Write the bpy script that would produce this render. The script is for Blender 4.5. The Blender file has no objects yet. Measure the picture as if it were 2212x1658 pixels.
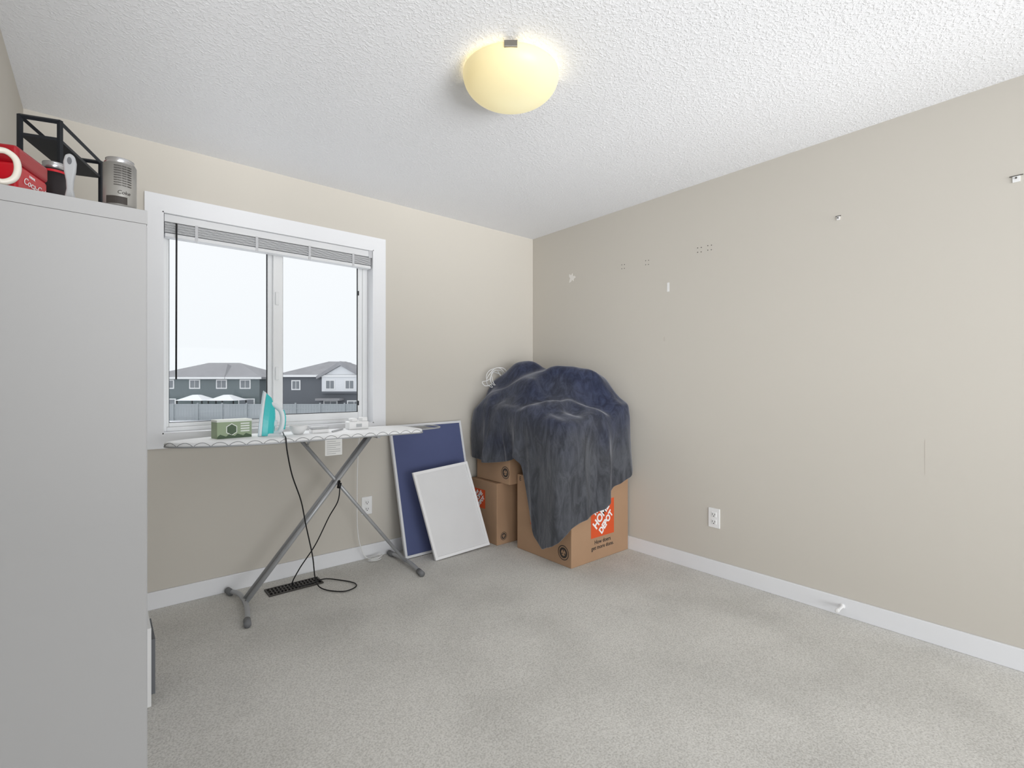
import bpy, bmesh, math, random
from mathutils import Vector, Matrix, noise
random.seed(4)
scene = bpy.context.scene
col = scene.collection
scene.view_settings.view_transform = 'Standard'
scene.view_settings.look = 'None'
W = {}

# ------------------------------------------------------------ materials
def lin(c):
    out = []
    for v in c:
        v = v / 255.0
        out.append(v / 12.92 if v <= .04045 else ((v + .055) / 1.055) ** 2.4)
    return tuple(out) + (1.0,)

def mat(name, rgb, rough=.6, metal=0, var=.04, vscale=6, bump=0, bscale=100, bdist=.002, spec=.3,
        emit=None, estr=0, sheen=0, detail=3):
    m = bpy.data.materials.new(name)
    m.use_nodes = True
    nt = m.node_tree
    b = nt.nodes['Principled BSDF']
    b.inputs['Roughness'].default_value = rough
    b.inputs['Metallic'].default_value = metal
    b.inputs['Specular IOR Level'].default_value = spec
    if sheen:
        b.inputs['Sheen Weight'].default_value = sheen
    tc = nt.nodes.new('ShaderNodeTexCoord')
    nz = nt.nodes.new('ShaderNodeTexNoise')
    nz.inputs['Scale'].default_value = vscale
    nz.inputs['Detail'].default_value = detail
    nt.links.new(tc.outputs['Object'], nz.inputs['Vector'])
    mx = nt.nodes.new('ShaderNodeMix'); mx.data_type = 'RGBA'
    c = lin(rgb)
    mx.inputs['A'].default_value = tuple(max(0, v * (1 - var)) for v in c[:3]) + (1,)
    mx.inputs['B'].default_value = tuple(min(1, v * (1 + var)) for v in c[:3]) + (1,)
    nt.links.new(nz.outputs['Fac'], mx.inputs['Factor'])
    nt.links.new(mx.outputs['Result'], b.inputs['Base Color'])
    if bump:
        n2 = nt.nodes.new('ShaderNodeTexNoise')
        n2.inputs['Scale'].default_value = bscale
        n2.inputs['Detail'].default_value = 3
        nt.links.new(tc.outputs['Object'], n2.inputs['Vector'])
        bp = nt.nodes.new('ShaderNodeBump')
        bp.inputs['Strength'].default_value = bump
        bp.inputs['Distance'].default_value = bdist
        nt.links.new(n2.outputs['Fac'], bp.inputs['Height'])
        nt.links.new(bp.outputs['Normal'], b.inputs['Normal'])
    if emit:
        b.inputs['Emission Color'].default_value = lin(emit)
        b.inputs['Emission Strength'].default_value = estr
    m['mix'] = mx.name
    return m

M_wall = mat('wall_paint', (207, 202, 193), .85, var=.008, vscale=2, bump=.12, bscale=260, bdist=.0006, spec=.12)
M_trim = mat('trim_paint', (236, 237, 240), .45, var=.01)
M_vinyl = mat('vinyl', (238, 239, 240), .35, var=.01)
M_gasket = mat('gasket', (40, 42, 46), .6)

# ceiling: sprayed stipple
M_ceil = mat('ceiling_stipple', (240, 241, 244), .9, var=.01, vscale=3, spec=.1)
nt = M_ceil.node_tree
tc = nt.nodes.new('ShaderNodeTexCoord')
v = nt.nodes.new('ShaderNodeTexNoise'); v.inputs['Scale'].default_value = 85; v.inputs['Detail'].default_value = 4; v.inputs['Distortion'].default_value = .6
rp = nt.nodes.new('ShaderNodeValToRGB'); rp.color_ramp.elements[0].position = .48; rp.color_ramp.elements[1].position = .62
bp = nt.nodes.new('ShaderNodeBump'); bp.inputs['Strength'].default_value = .4; bp.inputs['Distance'].default_value = .003
nt.links.new(tc.outputs['Object'], v.inputs['Vector']); nt.links.new(v.outputs['Fac'], rp.inputs['Fac'])
nt.links.new(rp.outputs['Color'], bp.inputs['Height'])
nt.links.new(bp.outputs['Normal'], nt.nodes['Principled BSDF'].inputs['Normal'])

# carpet
M_carpet = bpy.data.materials.new('carpet'); M_carpet.use_nodes = True
nt = M_carpet.node_tree; b = nt.nodes['Principled BSDF']
b.inputs['Roughness'].default_value = .95; b.inputs['Specular IOR Level'].default_value = .05
tc = nt.nodes.new('ShaderNodeTexCoord')
n1 = nt.nodes.new('ShaderNodeTexNoise'); n1.inputs['Scale'].default_value = 2.2; n1.inputs['Detail'].default_value = 5
n2 = nt.nodes.new('ShaderNodeTexNoise'); n2.inputs['Scale'].default_value = 155; n2.inputs['Detail'].default_value = 3; n2.inputs['Roughness'].default_value = .6
r1 = nt.nodes.new('ShaderNodeValToRGB'); r1.color_ramp.elements[0].position = .3; r1.color_ramp.elements[1].position = .58
r1.color_ramp.elements[0].color = lin((212, 210, 205)); r1.color_ramp.elements[1].color = lin((229, 227, 222))
r2 = nt.nodes.new('ShaderNodeValToRGB'); r2.color_ramp.elements[0].position = .3; r2.color_ramp.elements[1].position = .6
r2.color_ramp.elements[0].color = (.69, .685, .675, 1); r2.color_ramp.elements[1].color = (1.0, 1.0, 1.0, 1)
mm = nt.nodes.new('ShaderNodeMix'); mm.data_type = 'RGBA'; mm.blend_type = 'MULTIPLY'; mm.inputs['Factor'].default_value = 1
bp = nt.nodes.new('ShaderNodeBump'); bp.inputs['Strength'].default_value = .5; bp.inputs['Distance'].default_value = .005
for n in (n1, n2): nt.links.new(tc.outputs['Object'], n.inputs['Vector'])
nt.links.new(n1.outputs['Fac'], r1.inputs['Fac']); nt.links.new(n2.outputs['Fac'], r2.inputs['Fac'])
nt.links.new(r1.outputs['Color'], mm.inputs['A']); nt.links.new(r2.outputs['Color'], mm.inputs['B'])
nt.links.new(mm.outputs['Result'], b.inputs['Base Color'])
nt.links.new(n2.outputs['Fac'], bp.inputs['Height']); nt.links.new(bp.outputs['Normal'], b.inputs['Normal'])

# glass (thin)
M_glass = bpy.data.materials.new('window_glass'); M_glass.use_nodes = True
nt = M_glass.node_tree; nt.nodes.clear()
o = nt.nodes.new('ShaderNodeOutputMaterial'); mx = nt.nodes.new('ShaderNodeMixShader')
tr = nt.nodes.new('ShaderNodeBsdfTransparent'); gl = nt.nodes.new('ShaderNodeBsdfGlossy'); gl.inputs['Roughness'].default_value = .02
mx.inputs[0].default_value = .002
nt.links.new(tr.outputs[0], mx.inputs[1]); nt.links.new(gl.outputs[0], mx.inputs[2]); nt.links.new(mx.outputs[0], o.inputs[0])

# ------------------------------------------------------------ mesh helpers
def mkobj(name, verts, faces, mats, parent=None, smooth=False, bevel=0, bseg=2, sub=0, solid=0,
          label=None, cat=None, kind=None, group=None, M=None, fmat=None, uvs=None):
    vs = [Vector(v) for v in verts]
    if M is not None: vs = [M @ v for v in vs]
    lo = Vector([min(v[i] for v in vs) for i in range(3)]); hi = Vector([max(v[i] for v in vs) for i in range(3)])
    c = (lo + hi) / 2
    me = bpy.data.meshes.new(name)
    me.from_pydata([v - c for v in vs], [], faces)
    if not isinstance(mats, (list, tuple)): mats = [mats]
    for m in mats: me.materials.append(m)
    if fmat:
        for p, i in zip(me.polygons, fmat): p.material_index = i
    if uvs:
        ul = me.uv_layers.new(name='UVMap')
        for l in me.loops: ul.data[l.index].uv = uvs[l.vertex_index]
    bm = bmesh.new(); bm.from_mesh(me); bmesh.ops.recalc_face_normals(bm, faces=bm.faces); bm.to_mesh(me); bm.free()
    if smooth:
        for p in me.polygons: p.use_smooth = True
    ob = bpy.data.objects.new(name, me); col.objects.link(ob)
    ob.location = c
    W[ob] = Matrix.Translation(c)
    if parent is not None:
        ob.parent = parent; ob.matrix_parent_inverse = W[parent].inverted()
    if solid:
        md = ob.modifiers.new('solid', 'SOLIDIFY'); md.thickness = solid; md.offset = 0
    if bevel:
        md = ob.modifiers.new('bev', 'BEVEL'); md.width = bevel; md.segments = bseg; md.limit_method = 'ANGLE'; md.angle_limit = .6
        md.harden_normals = False
    if sub:
        md = ob.modifiers.new('sub', 'SUBSURF'); md.levels = sub; md.render_levels = sub
    if label: ob['label'] = label
    if cat: ob['category'] = cat
    if kind: ob['kind'] = kind
    if group: ob['group'] = group
    return ob

BF = [(0, 1, 3, 2), (4, 6, 7, 5), (0, 4, 5, 1), (2, 3, 7, 6), (0, 2, 6, 4), (1, 5, 7, 3)]
def boxgeo(bl):
    vs, fs = [], []
    for lo, hi in bl:
        n = len(vs)
        for x in (lo[0], hi[0]):
            for y in (lo[1], hi[1]):
                for z in (lo[2], hi[2]): vs.append((x, y, z))
        fs += [tuple(i + n for i in f) for f in BF]
    return vs, fs
def boxes(name, bl, mats, **k):
    vs, fs = boxgeo(bl)
    return mkobj(name, vs, fs, mats, **k)
def box(name, lo, hi, mats, **k): return boxes(name, [(lo, hi)], mats, **k)

def thing(name, label, cat, loc=(0, 0, 0), rotz=0, group=None, kind=None, parent=None):
    e = bpy.data.objects.new(name, None); col.objects.link(e)
    e.empty_display_size = .1
    e.location = loc; e.rotation_euler = (0, 0, rotz)
    W[e] = Matrix.Translation(Vector(loc)) @ Matrix.Rotation(rotz, 4, 'Z')
    if label: e['label'] = label
    if cat: e['category'] = cat
    if group: e['group'] = group
    if kind: e['kind'] = kind
    return e

def lathe(name, prof, mats, seg=32, **k):
    vs, fs = [], []
    for r, z in prof:
        for i in range(seg):
            a = 2 * math.pi * i / seg
            vs.append((max(r, .00005) * math.cos(a), max(r, .00005) * math.sin(a), z))
    for j in range(len(prof) - 1):
        for i in range(seg):
            fs.append((j * seg + i, j * seg + (i + 1) % seg, (j + 1) * seg + (i + 1) % seg, (j + 1) * seg + i))
    if k.pop('caps', True):
        fs.append(tuple(range(seg))[::-1]); fs.append(tuple((len(prof) - 1) * seg + i for i in range(seg)))
    return mkobj(name, vs, fs, mats, **k)

def spline(pts, n=8, cyclic=False):
    P = [Vector(p) for p in pts]; out = []
    m = len(P)
    for i in range(m if cyclic else m - 1):
        if cyclic: a, b, c, d = P[(i - 1) % m], P[i], P[(i + 1) % m], P[(i + 2) % m]
        else: a, b, c, d = P[max(i - 1, 0)], P[i], P[i + 1], P[min(i + 2, m - 1)]
        for j in range(n):
            t = j / n
            out.append(.5 * ((2 * b) + (c - a) * t + (2 * a - 5 * b + 4 * c - d) * t * t + (3 * b - a - 3 * c + d) * t ** 3))
    if not cyclic: out.append(P[-1])
    return out

def tubegeo(pts, r, seg=10, cyclic=False, smoothn=0, base=0, sx=1.0):
    P = spline(pts, smoothn, cyclic) if smoothn else [Vector(p) for p in pts]
    n = len(P); vs, fs = [], []
    up = None
    for i in range(n):
        if cyclic: t = P[(i + 1) % n] - P[i - 1]
        else: t = P[min(i + 1, n - 1)] - P[max(i - 1, 0)]
        t.normalize()
        if up is None:
            up = Vector((0, 0, 1)) if abs(t.z) < .9 else Vector((1, 0, 0))
        u = up - t * up.dot(t)
        if u.length < 1e-4: u = t.orthogonal()
        u.normalize(); up = u; w = t.cross(u)
        rr = r(i / (n - 1)) if callable(r) else r
        for j in range(seg):
            a = 2 * math.pi * j / seg
            vs.append(P[i] + (u * math.cos(a) + w * math.sin(a) * sx) * rr)
    for i in range(n if cyclic else n - 1):
        k = (i + 1) % n
        for j in range(seg):
            fs.append((base + i * seg + j, base + i * seg + (j + 1) % seg, base + k * seg + (j + 1) % seg, base + k * seg + j))
    if not cyclic:
        fs.append(tuple(base + j for j in range(seg))[::-1]); fs.append(tuple(base + (n - 1) * seg + j for j in range(seg)))
    return vs, fs
def tubes(name, lst, r, mats, seg=10, cyclic=False, smoothn=0, **k):
    vs, fs = [], []
    for pts in lst:
        a, b = tubegeo(pts, r, seg, cyclic, smoothn, len(vs)); vs += a; fs += b
    return mkobj(name, vs, fs, mats, smooth=True, **k)
def tube(name, pts, r, mats, **k): return tubes(name, [pts], r, mats, **k)

def prism(name, outline, h0, h1, mats, axis='z', **k):
    n = len(outline); vs = []
    for h in (h0, h1):
        for a, b in outline:
            vs.append({'z': (a, b, h), 'y': (a, h, b), 'x': (h, a, b)}[axis])
    fs = [tuple(range(n))[::-1], tuple(range(n, 2 * n))] + [(i, (i + 1) % n, n + (i + 1) % n, n + i) for i in range(n)]
    return mkobj(name, vs, fs, mats, **k)

def text(name, s, size, mats, fn, parent, extrude=.0004, align='CENTER', shear=0, spacing=1.0, sx=1.0, bold=0):
    cu = bpy.data.curves.new(name, 'FONT'); cu.body = s; cu.size = size; cu.extrude = extrude
    cu.align_x = align; cu.align_y = 'CENTER'; cu.shear = shear; cu.space_character = spacing
    cu.offset = bold
    ob = bpy.data.objects.new(name, cu); col.objects.link(ob)
    bpy.context.view_layer.update()
    me = bpy.data.meshes.new_from_object(ob.evaluated_get(bpy.context.evaluated_depsgraph_get()))
    vs = [fn(Vector((v.co.x * sx, v.co.y, v.co.z))) for v in me.vertices]
    fs = [tuple(p.vertices) for p in me.polygons]
    bpy.data.objects.remove(ob); bpy.data.meshes.remove(me)
    return mkobj(name, vs, fs, mats, parent=parent)
def frame(o, x, y):
    x = Vector(x).normalized(); y = Vector(y).normalized(); z = x.cross(y); o = Vector(o)
    return lambda p: o + x * p.x + y * p.y + z * p.z

# ------------------------------------------------------------ blanket (simulated first, scene still light)
C = Vector((-.34, -.55))
tops = [(-.33, -.22, 1.33), (-.265, -.62, 1.28), (-.11, -.8, 1.25), (-.68, -.08, .99), (-.62, -.95, .94), (-.06, -1.0, 1.06), (-.65, -.45, 1.0),
        (-.3, -1.0, 1.0), (-.05, -.3, 1.2), (-.35, -.03, 1.22), (-.5, -.74, 1.04), (-.55, -.2, 1.12), (-.1, -.55, 1.25), (-.45, -.45, 1.22)]
def ztop(x, y):
    sw = sz = 0
    for a, b_, z in tops:
        w = math.exp(-((x - a) ** 2 + (y - b_) ** 2) / .011) + 1e-6
        sw += w; sz += w * z
    return sz / sw
hem = [(0, .85), (60, .9), (110, .7), (124, .61), (135, .60), (149, .60), (170, .63), (187, .68), (195, .62), (203, .36), (211, .16), (220, .09), (229, .16), (240, .26), (260, .33), (279, .40), (290, .50), (298, .56), (304, .57), (312, .6), (330, .8), (360, .85)]
def hemz(d):
    for (a, x), (b_, y) in zip(hem, hem[1:]):
        if a <= d <= b_:
            t = (d - a) / (b_ - a)
            return x + (y - x) * t
    return .85
def nse(x, y, z=0): return noise.noise(Vector((x, y, z)))
CAPF = .42
def rimR(a, grow=0):
    c_, s_ = math.cos(a), math.sin(a)
    A = (.325 if c_ > 0 else .355) + grow
    B = (.53 if s_ > 0 else .52) + grow
    p = 10
    return 1 / ((abs(c_) / A) ** p + (abs(s_) / B) ** p) ** (1 / p)
def surf(a, rho, grow=0, lift=0, folds=True):
    d = math.degrees(a) % 360
    c_, s_ = math.cos(a), math.sin(a)
    R = rimR(a, grow)
    def cap(u):
        x, y = C.x + R * u * c_, C.y + R * u * s_
        z = ztop(x, y) - .04 * u ** 9 + lift
        if folds:
            z += .02 * nse(x * 3, y * 3, 3) + .06 * (.3 - abs(nse(x * 5 + y * 4, y * 2 - x * 3, 8))) + .026 * (.3 - abs(nse(x * 10 - y * 4, y * 5 + x * 4, 2)))
        return x, y, z
    if rho <= CAPF:
        x, y, z = cap(rho / CAPF)
    else:
        t = (rho - CAPF) / (1 - CAPF)
        _, _, rim = cap(1)
        h = hemz(d)
        z = rim + (h - rim) * t
        drop = rim - z
        k = min(drop / .25, 1.25)
        def tri(q): return 1 - 2 * abs(math.sin(q / 2)) ** .8
        f = (.026 * tri(a * 9 + 1 + 1.0 * t) + .014 * tri(a * 17 + 2 - 1.5 * t) + .018 * nse(d * .05, z * 1.0, 5)) if folds else 0
        r = R + .014 * min(drop / .1, 1) * (1 if folds else 0) + f * k
        if 110 < d < 160 and folds: r += .02 * min(drop / .2, 1)
        if 288 < d < 318 and folds: r += .03 * min(drop / .3, 1)
        x, y = C.x + r * c_, C.y + r * s_
    x = min(x, -.016); y = min(y, -.022)
    return Vector((x, y, z))

NG = 96
gv, guv = [], []
for i in range(NG + 1):
    for j in range(NG + 1):
        u, v_ = 2 * i / NG - 1, 2 * j / NG - 1
        rho = max(abs(u), abs(v_)); a = math.atan2(v_, u)
        gv.append(surf(a, rho, 0, .012)); guv.append((u * .95, v_ * .95))
def G(i, j): return i * (NG + 1) + j
gf = [(G(i, j), G(i + 1, j), G(i + 1, j + 1), G(i, j + 1)) for i in range(NG) for j in range(NG)]
def lap(vs, n, fac=.5):
    for _ in range(n):
        new = list(vs)
        for i in range(NG + 1):
            for j in range(NG + 1):
                nb = []
                if 0 < i < NG: nb += [vs[G(i - 1, j)], vs[G(i + 1, j)]]
                if 0 < j < NG: nb += [vs[G(i, j - 1)], vs[G(i, j + 1)]]
                if (i in (0, NG)) and (j in (0, NG)) or not nb: continue
                m = sum(nb, Vector()) / len(nb)
                new[G(i, j)] = vs[G(i, j)].lerp(m, fac)
        vs = new
    return vs
def simulate():
    tmp = []
    vs, fs = [], []
    n = 40; m = 80
    for i in range(m):
        a = 2 * math.pi * i / m
        for j in range(n):
            rho = j / (n - 1)
            vs.append(surf(a, rho, -.022, -.03, folds=False))
    for i in range(m):
        k = (i + 1) % m
        for j in range(n - 1): fs.append((i * n + j, k * n + j, k * n + j + 1, i * n + j + 1))
    def raw(name, vs, fs):
        me = bpy.data.meshes.new(name); me.from_pydata([tuple(v) for v in vs], [], fs)
        bm = bmesh.new(); bm.from_mesh(me); bmesh.ops.remove_doubles(bm, verts=bm.verts, dist=.0005); bmesh.ops.recalc_face_normals(bm, faces=bm.faces); bm.to_mesh(me); bm.free()
        ob = bpy.data.objects.new(name, me); col.objects.link(ob)
        return ob
    s = raw('tmp_support', vs, fs); tmp.append(s)
    bv, bf = boxgeo([((-.605, -1.025, 0), (-.018, -.495, .53)), ((-.66, -.475, .4525), (-.16, -.08, .88)), ((0, -3, 0), (.3, .3, 2)), ((-2, 0, 0), (.2, .3, 2))])
    s2 = raw('tmp_boxes', bv, bf); tmp.append(s2)
    for s_ in tmp:
        s_.modifiers.new('c', 'COLLISION')
        s_.collision.thickness_outer = .006; s_.collision.cloth_friction = 30; s_.collision.damping = .5
    me = bpy.data.meshes.new('cl'); me.from_pydata([tuple(v) for v in gv], [], gf)
    ob = bpy.data.objects.new('cl', me); col.objects.link(ob)
    md = ob.modifiers.new('cloth', 'CLOTH'); st = md.settings
    st.quality = 8; st.mass = .35; st.air_damping = 3
    st.tension_stiffness = 18; st.compression_stiffness = 10; st.shear_stiffness = 5; st.bending_stiffness = 3
    st.tension_damping = 8; st.compression_damping = 8; st.shear_damping = 8; st.bending_damping = 1
    st.shrink_min = -.06; st.shrink_max = -.06
    md.collision_settings.distance_min = .008; md.collision_settings.collision_quality = 3
    md.collision_settings.use_self_collision = False
    NF = 18
    scene.frame_start = 1; scene.frame_end = NF
    md.point_cache.frame_start = 1; md.point_cache.frame_end = NF
    for f in range(1, NF + 1): scene.frame_set(f)
    dg = bpy.context.evaluated_depsgraph_get()
    em = ob.evaluated_get(dg).to_mesh()
    out = [Vector(v.co) for v in em.vertices]
    bad = [v for v in out if any(math.isnan(c) for c in v) or v.z < .0 or v.z > 1.6]
    dmean = sum((a - b_).length for a, b_ in zip(out, gv)) / len(out)
    for o_ in tmp + [ob]: bpy.data.objects.remove(o_)
    scene.frame_set(1)
    if bad or dmean > .2: return None
    return out
res = None
try: res = simulate()
except Exception as e: print('CLOTH FAIL', e)
if res is None: res = gv
res = lap(res, 1, .4)
res = [Vector((min(v.x, -.016), min(v.y, -.02), v.z)) for v in res]

M_blk2 = bpy.data.materials.new('plush_blanket'); M_blk2.use_nodes = True
nt = M_blk2.node_tree; b = nt.nodes['Principled BSDF']
b.inputs['Roughness'].default_value = .9; b.inputs['Sheen Weight'].default_value = .5; b.inputs['Sheen Roughness'].default_value = .4
b.inputs['Specular IOR Level'].default_value = .08
b.inputs['Sheen Tint'].default_value = (.92, .94, 1, 1)
uv = nt.nodes.new('ShaderNodeUVMap'); tc = nt.nodes.new('ShaderNodeTexCoord')
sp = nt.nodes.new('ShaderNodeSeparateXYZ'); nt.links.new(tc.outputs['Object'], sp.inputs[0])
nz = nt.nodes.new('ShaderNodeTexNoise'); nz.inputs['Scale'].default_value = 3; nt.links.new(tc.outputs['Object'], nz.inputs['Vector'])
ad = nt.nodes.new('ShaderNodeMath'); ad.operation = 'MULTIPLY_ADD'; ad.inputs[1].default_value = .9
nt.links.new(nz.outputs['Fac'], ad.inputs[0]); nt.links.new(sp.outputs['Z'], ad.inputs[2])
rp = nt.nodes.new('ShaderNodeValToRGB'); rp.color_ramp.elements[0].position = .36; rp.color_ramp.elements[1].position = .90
rp.color_ramp.elements[0].color = lin((90, 92, 98)); rp.color_ramp.elements[1].color = lin((62, 68, 92))  # bluish window sheen painted into the base colour, bluer towards the top
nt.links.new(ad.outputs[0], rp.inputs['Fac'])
mpn = nt.nodes.new('ShaderNodeMapping'); mpn.inputs['Scale'].default_value = (1.7, 1.7, .5); nt.links.new(tc.outputs['Object'], mpn.inputs['Vector'])
cn = nt.nodes.new('ShaderNodeTexNoise'); cn.inputs['Scale'].default_value = 10; cn.inputs['Detail'].default_value = 8; cn.inputs['Roughness'].default_value = .68; cn.inputs['Distortion'].default_value = 1.2
nt.links.new(mpn.outputs[0], cn.inputs['Vector'])
cr = nt.nodes.new('ShaderNodeValToRGB'); cr.color_ramp.elements[0].position = .40; cr.color_ramp.elements[1].position = .62
cr.color_ramp.elements[0].color = (.52, .52, .52, 1); cr.color_ramp.elements[1].color = (1.0, 1.0, 1.0, 1)  # velvet sheen streaks painted into the colour as light and dark noise
nt.links.new(cn.outputs['Fac'], cr.inputs['Fac'])
mu = nt.nodes.new('ShaderNodeMix'); mu.data_type = 'RGBA'; mu.blend_type = 'MULTIPLY'; mu.inputs['Factor'].default_value = 1
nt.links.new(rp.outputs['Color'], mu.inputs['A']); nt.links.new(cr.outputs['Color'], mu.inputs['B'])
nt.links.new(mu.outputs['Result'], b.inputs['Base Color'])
su = nt.nodes.new('ShaderNodeSeparateXYZ'); nt.links.new(uv.outputs['UV'], su.inputs[0])
def mth(op, a, b_=None, c=None):
    n = nt.nodes.new('ShaderNodeMath'); n.operation = op
    for i, x in enumerate((a, b_, c)):
        if x is None: continue
        if isinstance(x, (int, float)): n.inputs[i].default_value = x
        else: nt.links.new(x, n.inputs[i])
    return n.outputs[0]
pp = mth('PINGPONG', su.outputs['Y'], .09)
hh = mth('SINE', mth('MULTIPLY', mth('ADD', su.outputs['X'], pp), 150.0))
hh2 = mth('GREATER_THAN', hh, .2)
bp = nt.nodes.new('ShaderNodeBump'); bp.inputs['Strength'].default_value = .4; bp.inputs['Distance'].default_value = .003
nt.links.new(hh2, bp.inputs['Height']); nt.links.new(bp.outputs['Normal'], b.inputs['Normal'])
bln = mkobj('throw_blanket', res, gf, M_blk2, smooth=True, uvs=guv, solid=.007, sub=1, label='grey plush patterned blanket with painted-in blue sheen draped over stacked boxes', cat='blanket')

# ------------------------------------------------------------ room
XL, YB, H = -3.167, -5.6, 2.44
OX0, OX1, OZ0, OZ1 = -2.647, -1.477, .911, 2.083
box('floor', (XL - .1, YB - .1, -.1), (.1, .15, 0), M_carpet, kind='structure')
box('ceiling', (XL - .1, YB - .1, H), (.1, .15, H + .1), M_ceil, kind='structure')
boxes('wall_back', [((XL - .1, 0, 0), (OX0, .15, H)), ((OX1, 0, 0), (.1, .15, H)),
                    ((OX0, 0, 0), (OX1, .15, OZ0)), ((OX0, 0, OZ1), (OX1, .15, H))], M_wall, kind='structure')
box('wall_right', (0, YB - .1, 0), (.1, 0, H), M_wall, kind='structure')
box('wall_left', (XL - .1, -3.5, 0), (XL, 0, H), M_wall, kind='structure')
box('baseboard_back', (XL, -.014, 0), (0, 0, .092), M_trim, kind='structure', bevel=.003)
box('baseboard_right', (-.014, YB, 0), (0, -.014, .092), M_trim, kind='structure', bevel=.003)
box('baseboard_left', (XL, -3.5, 0), (XL + .014, -.014, .092), M_trim, kind='structure', bevel=.003)
cw = .075
boxes('trim_1', [((OX0 - cw, -.018, OZ0 - cw), (OX0, 0, OZ1 + cw + .012)), ((OX1, -.018, OZ0 - cw), (OX1 + .087, 0, OZ1 + cw + .012)),
                 ((OX0, -.018, OZ1), (OX1, 0, OZ1 + cw + .012)), ((OX0, -.018, OZ0 - cw), (OX1, 0, OZ0)),
                 ((OX0, -.018, OZ0), (OX0 + .006, .15, OZ1)), ((OX1 - .006, -.018, OZ0), (OX1, .15, OZ1)),
                 ((OX0, -.018, OZ1 - .006), (OX1, .15, OZ1)), ((OX0, -.018, OZ0), (OX1, .15, OZ0 + .006))],
      M_trim, kind='structure')
win = thing('window_1', None, None, ((OX0 + OX1) / 2, .1, OZ0), kind='structure')
def ring(name, x0, x1, z0, z1, y0, y1, l, r, b, t, m, **k):
    return boxes(name, [((x0, y0, z0), (x0 + l, y1, z1)), ((x1 - r, y0, z0), (x1, y1, z1)),
                        ((x0 + l, y0, z0), (x1 - r, y1, z0 + b)), ((x0 + l, y0, z1 - t), (x1 - r, y1, z1))], m, **k)
ring('frame', OX0 + .006, OX1 - .006, OZ0 + .006, OZ1 - .006, .07, .145, .02, .035, .022, .05, M_vinyl, parent=win, bevel=.003)
zt = OZ1 - .056
ring('sash', OX0 + .026, -2.06, OZ0 + .028, zt, .10, .135, .012, .05, .022, .05, M_vinyl, parent=win, bevel=.003)
ring('sash', -2.085, OX1 - .041, OZ0 + .028, zt, .075, .105, .055, .03, .045, .05, M_vinyl, parent=win, bevel=.003)
ring('gasket', OX0 + .038, -2.11, OZ0 + .05, zt - .05, .112, .12, .003, .005, .003, .003, M_gasket, parent=win)
ring('gasket', -2.03, OX1 - .071, OZ0 + .073, zt - .05, .084, .092, .003, .004, .004, .003, M_gasket, parent=win)
box('glass', (OX0 + .039, .115, OZ0 + .05), (-2.11, .118, zt - .05), M_glass, parent=win)
box('glass', (-2.03, .088, OZ0 + .073), (OX1 - .071, .09, zt - .05), M_glass, parent=win)
box('latch', (-2.075, .06, 1.66), (-2.055, .075, 1.74), M_vinyl, parent=win, bevel=.004)
box('latch', (-2.075, .06, 1.2), (-2.055, .075, 1.28), M_vinyl, parent=win, bevel=.004)
for z in (1.78, 1.03):
    box('hinge_stop', (OX1 - .075, .07, z), (OX1 - .067, .076, z + .03), M_gasket, parent=win)

# blinds
M_blind = mat('blind_slats', (212, 213, 215), .4)
M_rail = mat('blind_rail', (226, 227, 229), .35)
M_dk = mat('dark_plastic', (22, 22, 24), .4)
M_clear = mat('smoked_clips', (200, 201, 204), .3)
bl = thing('window_blind', 'raised white horizontal slat blind at top of window', 'blind', (-2.06, .03, 1.95))
box('headrail', (OX0 + .009, -.002, 2.036), (OX1 - .009, .05, 2.076), M_rail, parent=bl, bevel=.003)
boxes('slats', [((OX0 + .012, .002 + .002 * (i % 2), 1.982 + i * .0065), (OX1 - .012, .05, 1.9855 + i * .0065)) for i in range(8)], M_blind, parent=bl)
box('bottom_rail', (OX0 + .012, .0, 1.957), (OX1 - .012, .052, 1.977), M_rail, parent=bl, bevel=.004)
for x in (-2.5, -2.2, -1.9, -1.62):
    box('ladder_tape', (x, -.002, 1.952), (x + .014, .0, 2.04), M_clear, parent=bl)
box('bracket', (OX1 - .03, -.006, 2.03), (OX1 - .007, .0, 2.078), M_clear, parent=bl)
tube('wand', [(-2.585, -.014, 2.03), (-2.586, -.022, 1.98), (-2.588, -.024, 1.2)], .0042, M_dk, parent=bl)

# ------------------------------------------------------------ ceiling light
M_dome = mat('frosted_dome', (200, 190, 156), .4, emit=(255, 236, 176), estr=.52)
nt = M_dome.node_tree
tc = nt.nodes.new('ShaderNodeTexCoord')
g = nt.nodes.new('ShaderNodeVectorMath'); g.operation = 'DISTANCE'; g.inputs[1].default_value = (.06, -.02, -.05)
rr = nt.nodes.new('ShaderNodeValToRGB'); rr.color_ramp.elements[0].position = .03; rr.color_ramp.elements[1].position = .24
rr.color_ramp.elements[0].color = lin((255, 249, 205)); rr.color_ramp.elements[1].color = lin((236, 214, 150))
nt.links.new(tc.outputs['Object'], g.inputs[0]); nt.links.new(g.outputs['Value'], rr.inputs['Fac'])
nt.links.new(rr.outputs['Color'], nt.nodes['Principled BSDF'].inputs['Emission Color'])
M_steel = mat('brushed_nickel', (150, 146, 140), .3, metal=1)
LX, LY = -1.627, -1.649
cl = thing('ceiling_light', 'round frosted glass flush-mount ceiling light, lit warm', 'ceiling light', (LX, LY, H))
TL = Matrix.Translation((LX, LY, H))
lathe('mounting_plate', [(.0, 0), (.13, 0), (.13, -.02), (0, -.02)], M_trim, parent=cl, M=TL, seg=48)
prof = [(.188, -.016), (.192, -.020), (.1925, -.028)] + [(.192 * math.cos(a) ** .8, -.028 - .100 * math.sin(a)) for a in [i * math.pi / 2 / 20 for i in range(1, 21)]]
lathe('glass_shade', prof, M_dome, parent=cl, M=TL, seg=64, smooth=True, caps=False)
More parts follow.
